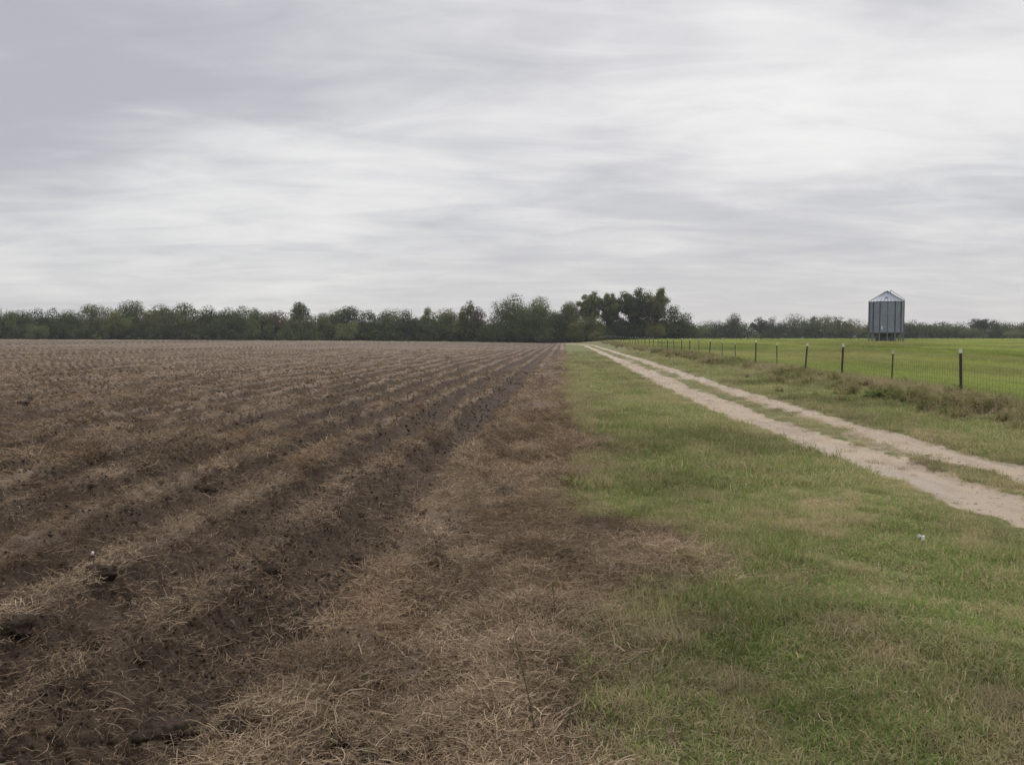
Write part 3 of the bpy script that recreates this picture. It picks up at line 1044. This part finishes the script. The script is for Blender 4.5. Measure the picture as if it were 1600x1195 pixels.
def scatter(name, label, cat, P, rotz, tilt, scl, tint, bright, protos, seed):
    """one stuff object: points carrying turn, size and tint, a prototype set on each"""
    n = len(P)
    g = np.random.default_rng(seed)
    me = bpy.data.meshes.new(name)
    me.vertices.add(n); me.vertices.foreach_set('co', np.ascontiguousarray(P, dtype=np.float32).ravel())
    def put(nm, typ, arr):
        a = me.attributes.new(nm, typ, 'POINT')
        key = 'vector' if typ == 'FLOAT_VECTOR' else 'value'
        a.data.foreach_set(key, np.ascontiguousarray(arr, dtype=np.int32 if typ == 'INT' else np.float32).ravel())
    put('turn', 'FLOAT_VECTOR', np.stack([g.normal(size=n) * tilt, g.normal(size=n) * tilt, rotz], 1))
    put('size', 'FLOAT_VECTOR', scl)
    put('tint', 'FLOAT', tint); put('bright', 'FLOAT', bright)
    put('pick', 'INT', g.integers(0, len(protos), n))
    o = link(name, me)
    pc = bpy.data.collections.new(name + '_kinds')
    for i, p in enumerate(protos):
        p.name = '%s_kind_%02d' % (name, i)
        pc.objects.link(p)
    ng = bpy.data.node_groups.new(name, 'GeometryNodeTree')
    ng.interface.new_socket('Geometry', in_out='INPUT', socket_type='NodeSocketGeometry')
    ng.interface.new_socket('Geometry', in_out='OUTPUT', socket_type='NodeSocketGeometry')
    N = ng.nodes; Lk = ng.links.new
    gi = N.new('NodeGroupInput'); go = N.new('NodeGroupOutput')
    ci = N.new('GeometryNodeCollectionInfo'); ci.inputs['Collection'].default_value = pc
    ci.inputs['Separate Children'].default_value = True; ci.inputs['Reset Children'].default_value = True
    iop = N.new('GeometryNodeInstanceOnPoints')
    iop.inputs['Pick Instance'].default_value = True
    def na(nm, typ):
        q = N.new('GeometryNodeInputNamedAttribute'); q.data_type = typ; q.inputs['Name'].default_value = nm
        return q.outputs[0]
    er = N.new('FunctionNodeEulerToRotation')
    Lk(na('turn', 'FLOAT_VECTOR'), er.inputs[0])
    Lk(gi.outputs[0], iop.inputs['Points']); Lk(ci.outputs[0], iop.inputs['Instance'])
    Lk(er.outputs[0], iop.inputs['Rotation']); Lk(na('size', 'FLOAT_VECTOR'), iop.inputs['Scale'])
    Lk(na('pick', 'INT'), iop.inputs['Instance Index'])
    Lk(iop.outputs[0], go.inputs[0])
    md = o.modifiers.new('cover', 'NODES'); md.node_group = ng
    tag(o, label, cat, kind='stuff')
    return o


def sample(n, y0, y1, half=.78, power=1.0, xlim=None):
    """points spread over the ground ahead, thinning with distance as 1/y**power"""
    g = rng
    if abs(power - 2) < 1e-6:
        y = y0 * (y1 / y0) ** g.random(n)
    else:
        e_ = 2 - power
        y = (y0 ** e_ + (y1 ** e_ - y0 ** e_) * g.random(n)) ** (1 / e_)
    if xlim is None:
        x = g.uniform(-half, half, n) * (y + 1.5)
    else:
        x = g.uniform(xlim[0], xlim[1], n) + SL * y
    return x, y


def finish(x, y, keep):
    x = x[keep]; y = y[keep]
    return x, y, ground_z(x, y)


def cover():
    # --- turf, near
    P1 = [proto('turf', M_GRASS, grass_proto(100 + i, 32, .08, .03, .085, .0052, .28)) for i in range(6)]
    P2 = [proto('turf_wide', M_GRASS, grass_proto(120 + i, 60, .22, .04, .12, .0085, .26)) for i in range(5)]
    M_PAST = leafy('pasture_blades', (.155, .208, .044), (.270, .315, .086), (.31, .285, .12), .4, 'INSTANCER')
    P3 = [proto('pasture_tuft', M_PAST, grass_proto(140 + i, 60, .5, .08, .24, .022, .12, .8)) for i in range(5)]
    P4 = [proto('tall_grass', M_GRASS, grass_proto(160 + i, 40, .10, .07, .20, .0042, .42, .9)) for i in range(5)]
    def grass_set(nm, lab, protos, n, y0, y1, power, sc0, sc1, seed, dens):
        x, y = sample(n, y0, y1, power=power)
        m = masks(x, y)
        patch = fbm(x * .8, y * .55, 31, 3); fine_ = fbm(x * 3.2, y * 3.2, 32, 2)
        p = (1 - m['infield']) * (1 - .985 * sstep(.25, .6, m['rut'])) * (1 - m['pasture']) * dens
        p = p * (.55 + .75 * sstep(.3, .6, fine_)) * np.where(np.abs(m['d']) < 1.1, .7, 1.0)
        x, y, z = finish(x, y, rng.random(n) < p)
        m = masks(x, y)
        patch = fbm(x * .8, y * .55, 31, 3); fine_ = fbm(x * 3.2, y * 3.2, 32, 2)
        tint = np.clip(.04 + 1.0 * (sstep(.54, .76, patch) * .30 + .42 * sstep(.54, .76, fine_)) + .18 * (1 - sstep(.1, .7, m['u'] - edge_u(x, y)))
                       + .30 * np.exp(-((np.abs(m['d']) - 1.0) / .55) ** 2) + .45 * (np.abs(m['d']) < .7) + rng.normal(size=len(x)) * .10, 0, .95)
        br = np.clip(.66 + (fbm(x * .6 + 9, y * .4, 33, 3) - .5) * 1.5 + rng.normal(size=len(x)) * .2, 0, 1)
        sc = rng.uniform(sc0, sc1, len(x)) * (1 - .45 * (np.abs(m['d']) < 1.3))
        hs = sc * (.42 + .95 * fbm(x * 1.3, y * 1.3, 34, 2))
        scatter(nm, lab, 'grass', np.stack([x, y, z], 1), rng.uniform(0, 6.28, len(x)), .12, np.stack([sc, sc, hs], 1), tint, br, protos, seed)
    grass_set('verge_grass', 'short mixed green and dry grass covering the near verge', P1, 70000, 2.3, 13, 1.35, .8, 1.45, 1, .95)
    grass_set('verge_grass_further', 'short grass of the verge further along the track', P2, 70000, 10, 95, 1.75, .8, 1.5, 2, .9)
    # --- pasture
    n = 90000
    x, y = sample(n, 14, 345, power=1.7)
    m = masks(x, y)
    x, y, z = finish(x, y, (m['pasture'] > .5) & (rng.random(n) < .4 + .8 * fbm(x * .35, y * .2, 41, 3)))
    tint = np.clip((fbm(x * .12, y * .06, 42, 3) - .44) * 2.2 + rng.normal(size=len(x)) * .1, 0, .7)
    br = np.clip(.84 + (fbm(x * .13, y * .035, 43, 3) - .5) * 2.2 + rng.normal(size=len(x)) * .12, 0, 1)
    sc = rng.uniform(.6, 1.1, len(x)) * (1 + np.clip(y - 60, 0, 300) / 120)
    scatter('pasture_grass', 'bright green grass growing in the pasture', 'grass', np.stack([x, y, z], 1), rng.uniform(0, 6.28, len(x)), .08,
            np.stack([sc, sc, np.minimum(sc, 1.3) * rng.uniform(.6, 1.1, len(x))], 1), tint, br, P3, 3)
    # --- longer pale grass at the edge of the field
    n = 7500
    x, y = sample(n, 3, 90, power=1.5, xlim=(-.6, 1.6))
    m = masks(x, y); du = m['u'] - edge_u(x, y)
    x, y, z = finish(x, y, (rng.random(n) < np.exp(-((du - .15) / .28) ** 2) * (.15 + .85 * sstep(.5, .62, fbm(y * .5, x * 0 + 2, 44, 2)))) & (m['infield'] < .9))
    sc = rng.uniform(.7, 1.15, len(x))
    scatter('edge_grass', 'longer pale grass tufts along the edge of the ploughed field', 'grass', np.stack([x, y, z], 1), rng.uniform(0, 6.28, len(x)), .15,
            np.stack([sc, sc, sc], 1), np.clip(rng.normal(.5, .25, len(x)), 0, 1), np.clip(rng.normal(.6, .2, len(x)), 0, 1), P4, 4)
    # --- rank grass at the foot of the fence
    n = 14000
    x, y = sample(n, 9, 190, power=1.45, xlim=(6.6, 10.8))
    m = masks(x, y)
    x, y, z = finish(x, y, rng.random(n) < np.exp(-((m['u'] - 9.1) / .85) ** 2) * (.35 + .65 * sstep(.35, .6, fbm(x * .6, y * .35, 58, 3))))
    sc = rng.uniform(1.0, 1.8, len(x))
    scatter('fence_grass', 'rank green and tan grass along the foot of the wire fence', 'grass', np.stack([x, y, z], 1), rng.uniform(0, 6.28, len(x)), .15,
            np.stack([sc, sc, sc], 1), np.clip((fbm(x * .5, y * .3, 59, 3) - .35) * 2 + rng.normal(size=len(x)) * .15, 0, 1), np.clip(rng.normal(.55, .2, len(x)), 0, 1),
            [proto('rank_grass', M_GRASS, grass_proto(170 + i, 40, .13, .08, .22, .007, .35, .8)) for i in range(5)], 14)
    # --- straw and crop residue
    S0 = [proto('stalks', M_STRAW, straw_proto(180 + i, 17, .18, .012, .13, .0030, .02)) for i in range(9)]
    S1 = [proto('straw', M_STRAW, straw_proto(200 + i, 46, .12, .015, .13, .0029, .035)) for i in range(9)]
    S2 = [proto('straw_wide', M_STRAW, straw_proto(220 + i, 18, .17, .05, .20, .008, .04)) for i in range(6)]
    def straw_set(nm, lab, protos, n, y0, y1, power, sc0, sc1, seed, dens, along=False):
        x, y = sample(n, y0, y1, power=power)
        m = masks(x, y)
        p = dens(x, y, m)
        x, y, z = finish(x, y, rng.random(n) < p)
        m = masks(x, y)
        k = len(x)
        tint = np.clip(sstep(.55, .75, fbm(x * 1.1, y * .8, 45, 3)) * .38 + rng.normal(size=k) * .1, 0, 1)
        br = np.clip(.30 + .14 * m['mat'] + (fbm(x * 1.4, y * 1.1, 46, 3) - .5) * 1.6 + rng.normal(size=k) * .24, 0, 1)
        sc = rng.uniform(sc0, sc1, k)
        rz = rng.normal(size=k) * .3 - math.atan(SL) if along else rng.uniform(0, 6.28, k)
        sx = sc * (.55 if along else 1)
        scatter(nm, lab, 'straw', np.stack([x, y, z + .004], 1), rz, .16, np.stack([sx, sc * (1.25 if along else 1), sc * rng.uniform(.7, 1.6, k)], 1), tint, br, protos, seed)
    spillm = lambda x, y, m: (1 - m['infield']) * np.exp(-np.clip(m['u'] - edge_u(x, y), 0, 9) / .22) * .6 * (m['u'] < 3)
    straw_set('stalk_litter', 'loose dry stalks scattered over the near bare soil', S0, 50000, 2.3, 15, 1.3, .75, 1.3, 15,
              lambda x, y, m: m['infield'] * (1 - .6 * m['mat']) * np.clip(.16 + .75 * m['straw'], 0, 1))
    straw_set('straw_litter', 'tangled dry straw mat lying along the edge of the field', S1, 66000, 2.3, 14, 1.3, .75, 1.3, 5,
              lambda x, y, m: m['infield'] * np.clip((m['straw'] - .30) * 1.5, 0, 1) * (.38 + .6 * m['mat']) + spillm(x, y, m))
    straw_set('straw_litter_further', 'dry straw litter along the rows further out', S2, 170000, 10, 95, 1.6, .7, 1.25, 6,
              lambda x, y, m: m['infield'] * np.clip((m['straw'] - .20) * 1.5, 0, 1) ** 1.2 + spillm(x, y, m), True)
    # --- clods
    K = [clod_obj(300 + i) for i in range(7)]
    n = 26000
    x, y = sample(n, 2.7, 34, power=1.6)
    m = masks(x, y)
    x, y, z = finish(x, y, rng.random(n) < m['infield'] * (1 - .8 * m['mat']) * (.15 + .9 * sstep(.45, .7, fbm(x * 1.2, y * 1.2, 47, 2))))
    sc = np.clip(.007 * (1 - rng.random(len(x))) ** -.5, 0, .042) * (1 + y / 90)
    scatter('soil_clods', 'small dark clods of dry soil strewn over the field', 'clods', np.stack([x, y, z - sc * .1], 1), rng.uniform(0, 6.28, len(x)), .3,
            np.stack([sc, sc * rng.uniform(.7, 1.2, len(x)), sc], 1), sc * 0, rng.random(len(x)) ** 2 * .8, K, 7)
    n = 130000
    x, y = sample(n, 2.7, 42, power=1.75)
    m = masks(x, y)
    x, y, z = finish(x, y, rng.random(n) < m['infield'] * (1 - .7 * m['mat']) * (.25 + .75 * sstep(.4, .65, fbm(x * 2.2, y * 2.2, 57, 2))))
    sc = rng.uniform(.004, .013, len(x)) * (.8 + y / 16)
    scatter('soil_crumbs', 'fine crumbs of loose soil covering the near field', 'soil crumbs', np.stack([x, y, z + sc * .1], 1), rng.uniform(0, 6.28, len(x)), .5,
            np.stack([sc, sc * rng.uniform(.7, 1.2, len(x)), sc], 1), sc * 0, rng.random(len(x)) ** 1.5, [clod_obj(330 + i, 'crumb', 1) for i in range(6)], 17)
    # --- loose gravel on the track
    n = 30000
    x, y = sample(n, 6.5, 60, power=1.7, xlim=(2.2, 8.0))
    m = masks(x, y)
    x, y, z = finish(x, y, rng.random(n) < sstep(.25, .6, m['rut']) * (.2 + .8 * sstep(.4, .65, fbm(x * 1.5, y * .7, 66, 3))))
    sc = np.clip(.005 * (1 - rng.random(len(x))) ** -.42, 0, .02) * (.8 + y / 40)
    grav = [clod_obj(360 + i, 'gravel', 1) for i in range(5)]
    M_GRAV = plain('gravel', (.44, .36, .275), (.33, .27, .20), .9, 0, 1.2, .15)
    for q in grav: q.data.materials.clear(); q.data.materials.append(M_GRAV)
    scatter('track_gravel', 'small loose gravel scattered on the dirt track', 'gravel', np.stack([x, y, z], 1), rng.uniform(0, 6.28, len(x)), .4,
            np.stack([sc, sc, sc], 1), sc * 0, sc * 0 + .5, grav, 18)
    # --- weeds along the fence
    W1 = [proto('dry_weed', M_WEED, weed_proto(400 + i, .30, 11, .7, 9)) for i in range(5)]
    W2 = [proto('green_weed', M_WEED, weed_proto(420 + i, .30, 15, .15, 26)) for i in range(5)]
    for nm, lab, pr, n, cu, wu, seed, nz in (('dry_weeds', 'brown dried weeds tangled along the foot of the wire fence', W1, 2600, 9.3, .6, 8, 48),
                                            ('green_weeds', 'low green weeds on the bank below the wire fence', W2, 3000, 8.8, .9, 9, 49)):
        x, y = sample(n, 9, 190, power=1.45, xlim=(6.4, 10.6))
        m = masks(x, y)
        p = np.exp(-((m['u'] - cu) / wu) ** 2) * sstep(.36, .56, fbm(x * .5, y * .3, nz, 3))
        x, y, z = finish(x, y, rng.random(n) < p)
        sc = rng.uniform(.55, 1.15, len(x))
        scatter(nm, lab, 'weeds', np.stack([x, y, z], 1), rng.uniform(0, 6.28, len(x)), .12, np.stack([sc * 1.2, sc * 1.2, sc], 1),
                np.clip(rng.normal(.15, .15, len(x)), 0, 1), np.clip(rng.normal(.55, .2, len(x)), 0, 1), pr, seed)


cover()

# ------------------------------------------------------------------ single things lying or growing in the foreground
def on_ground(px_, py_):
    """where the line of sight through a spot of the picture meets the land"""
    dirv = Vector(((px_ - 800) / 1386.0, 1.0, -(py_ - 528) / 1386.0))
    t = 2.0
    while t < 300:
        p = Vector((0, 0, CAM_H)) + dirv * t
        if p.z <= float(ground_z(np.array([p.x]), np.array([p.y]))[0]): return p
        t *= 1.004
    return p


for i, (a, b, w_, lab) in enumerate([
        (152, 902, .105, 'large dark flat clod beneath the white cotton tuft'),
        (628, 831, .085, 'round dark clod with straw at its side, between two rows'),
        (566, 884, .15, 'wide low mound of dark earth at the edge of the straw'),
        (150, 1010, .12, 'broken pair of dark clods low in the left of the field'),
        (18, 990, .11, 'dark clod cut off by the left picture edge'),
        (255, 1160, .13, 'big dark clod by the bottom edge of the field'),
        (365, 1150, .10, 'dark upright clod wrapped in straw near the bottom edge'),
        (312, 768, .09, 'dark clod on a ridge in the middle of the field'),
        (35, 632, .12, 'lone reddish-brown clod far out in the field')]):
    p = on_ground(a, b)
    o = clod_obj(500 + i, 'earth_clod', 4)
    col.objects.link(o)
    o.location = p + Vector((0, 0, .02)); o.scale = (w_ * .9, w_ * .72, w_ * .68); o.rotation_euler = (0, 0, i * 1.3)
    tag(o, lab, 'clod', 'large clods in the field')

M_WHITE = plain('white_fluff', (.62, .61, .58), (.48, .46, .44), .9, 0, 60)
M_STALK = plain('dead_stalk', (.10, .075, .055), (.06, .05, .04), .9, 0, 40)
p = on_ground(138, 893)
e = empty('cotton_stalk', p)
tag(e, 'single white cotton tuft on a short dead stalk in the soil', 'plant')
MB().tube([(0, 0, -.02), (.004, 0, .05), (-.002, .002, .095)], [.003, .0025, .002], 5).build('stalk', M_STALK, e)
o = clod_obj(610, 'cotton_tuft', 2); o.data.materials.clear(); o.data.materials.append(M_WHITE); col.objects.link(o)
o.parent = e; o.location = (-.002, .002, .105); o.scale = (.010, .010, .020)
p = on_ground(1440, 853)
bm = bmesh.new()
bmesh.ops.create_grid(bm, x_segments=5, y_segments=5, size=.5)
g_ = random.Random(4)
for v in bm.verts:
    v.co = Vector((v.co.x * .06, v.co.y * .045, .035 + g_.uniform(-.014, .02) + abs(v.co.x) * .05))
me = bpy.data.meshes.new('paper_scrap'); bm.to_mesh(me); bm.free()
o = link('paper_scrap', me, M_WHITE); o.location = p + Vector((0, 0, .02)); o.rotation_euler = (.5, .2, .6)
sm = o.modifiers.new('thickness', 'SOLIDIFY'); sm.thickness = .002
tag(o, 'crumpled white scrap of litter lying in the grass near the track', 'litter')

M_TALLW = leafy('tall_weed', (.060, .075, .028), (.10, .10, .04), (.10, .075, .045), .2, None, .1)


def tall_weed(a, b, hgt, lean, lab, seed):
    g = np.random.default_rng(seed)
    p = on_ground(a, b)
    e = empty('weed_stalk', p)
    tag(e, lab, 'weed', 'thin weed stalks in the straw')
    pts = [(lean * f * hgt + .01 * math.sin(5 * f), .02 * f, hgt * f - .02) for f in (0, .2, .4, .6, .8, 1)]
    MB().tube(pts, [.0034, .003, .0027, .0023, .0018, .001], 5).build('stem', M_STALK, e)
    S = []
    for k in range(26):
        f = g.uniform(.05, 1.0) if k < 12 else g.uniform(.72, 1.02)
        c = np.array([lean * f * hgt, .02 * f, hgt * f - .02]); b_ = g.uniform(0, 6.28)
        ln = g.uniform(.02, .05) * (1.0 if k < 12 else .55)
        d = np.array([math.cos(b_), math.sin(b_), g.uniform(.3, 1.2)]); sd = np.array([-math.sin(b_), math.cos(b_), 0])
        S.append(([c, c + d * ln * .5 - sd * ln * .14, c + d * ln, c + d * ln * .5 + sd * ln * .14], [(0, 1, 2, 3)], g.random(), g.uniform(0, .6)))
    lo = proto('leaf_sprays', M_TALLW, S); col.objects.link(lo); lo.parent = e


tall_weed(838, 1180, .50, -.16, 'thin dark weed stalk leaning left over the straw', 1)
tall_weed(862, 1190, .34, .42, 'thin dark weed stalk leaning right beside the taller one', 2)
tall_weed(864, 968, .22, .05, 'short dark upright stalk at the edge of the straw', 3)

# leafy bush at the fence
p = on_ground(1372, 622)
S = weed_proto(77, .36, 30, .2, 18)
for k_ in range(len(S)):
    S[k_] = ([np.array(v) * np.array([2.6, 2.2, 1.0]) for v in S[k_][0]], S[k_][1], S[k_][2], S[k_][3])
M_BUSH = leafy('bush_leaves', (.13, .18, .055), (.22, .27, .10), (.10, .08, .045), .25, None, .1)
o = proto('fence_bush', M_BUSH, S); col.objects.link(o); o.location = p
tag(o, 'small leafy green bush growing against the wire fence', 'bush')

# ------------------------------------------------------------------ air
m, t, out = new_mat('thin_haze')
pv = t.n('ShaderNodeVolumePrincipled')
pv.inputs['Color'].default_value = (.90, .94, 1.0, 1)
pv.inputs['Density'].default_value = 0.00018
pv.inputs['Anisotropy'].default_value = 0.2
t.t.links.new(pv.outputs[0], out.inputs['Volume'])
hb = MB().box((0, 0, 8.0), (9400, 9400, 22.0)).build('haze', m)
tag(hb, 'thin pale haze in the air over the fields', 'haze', kind='stuff')
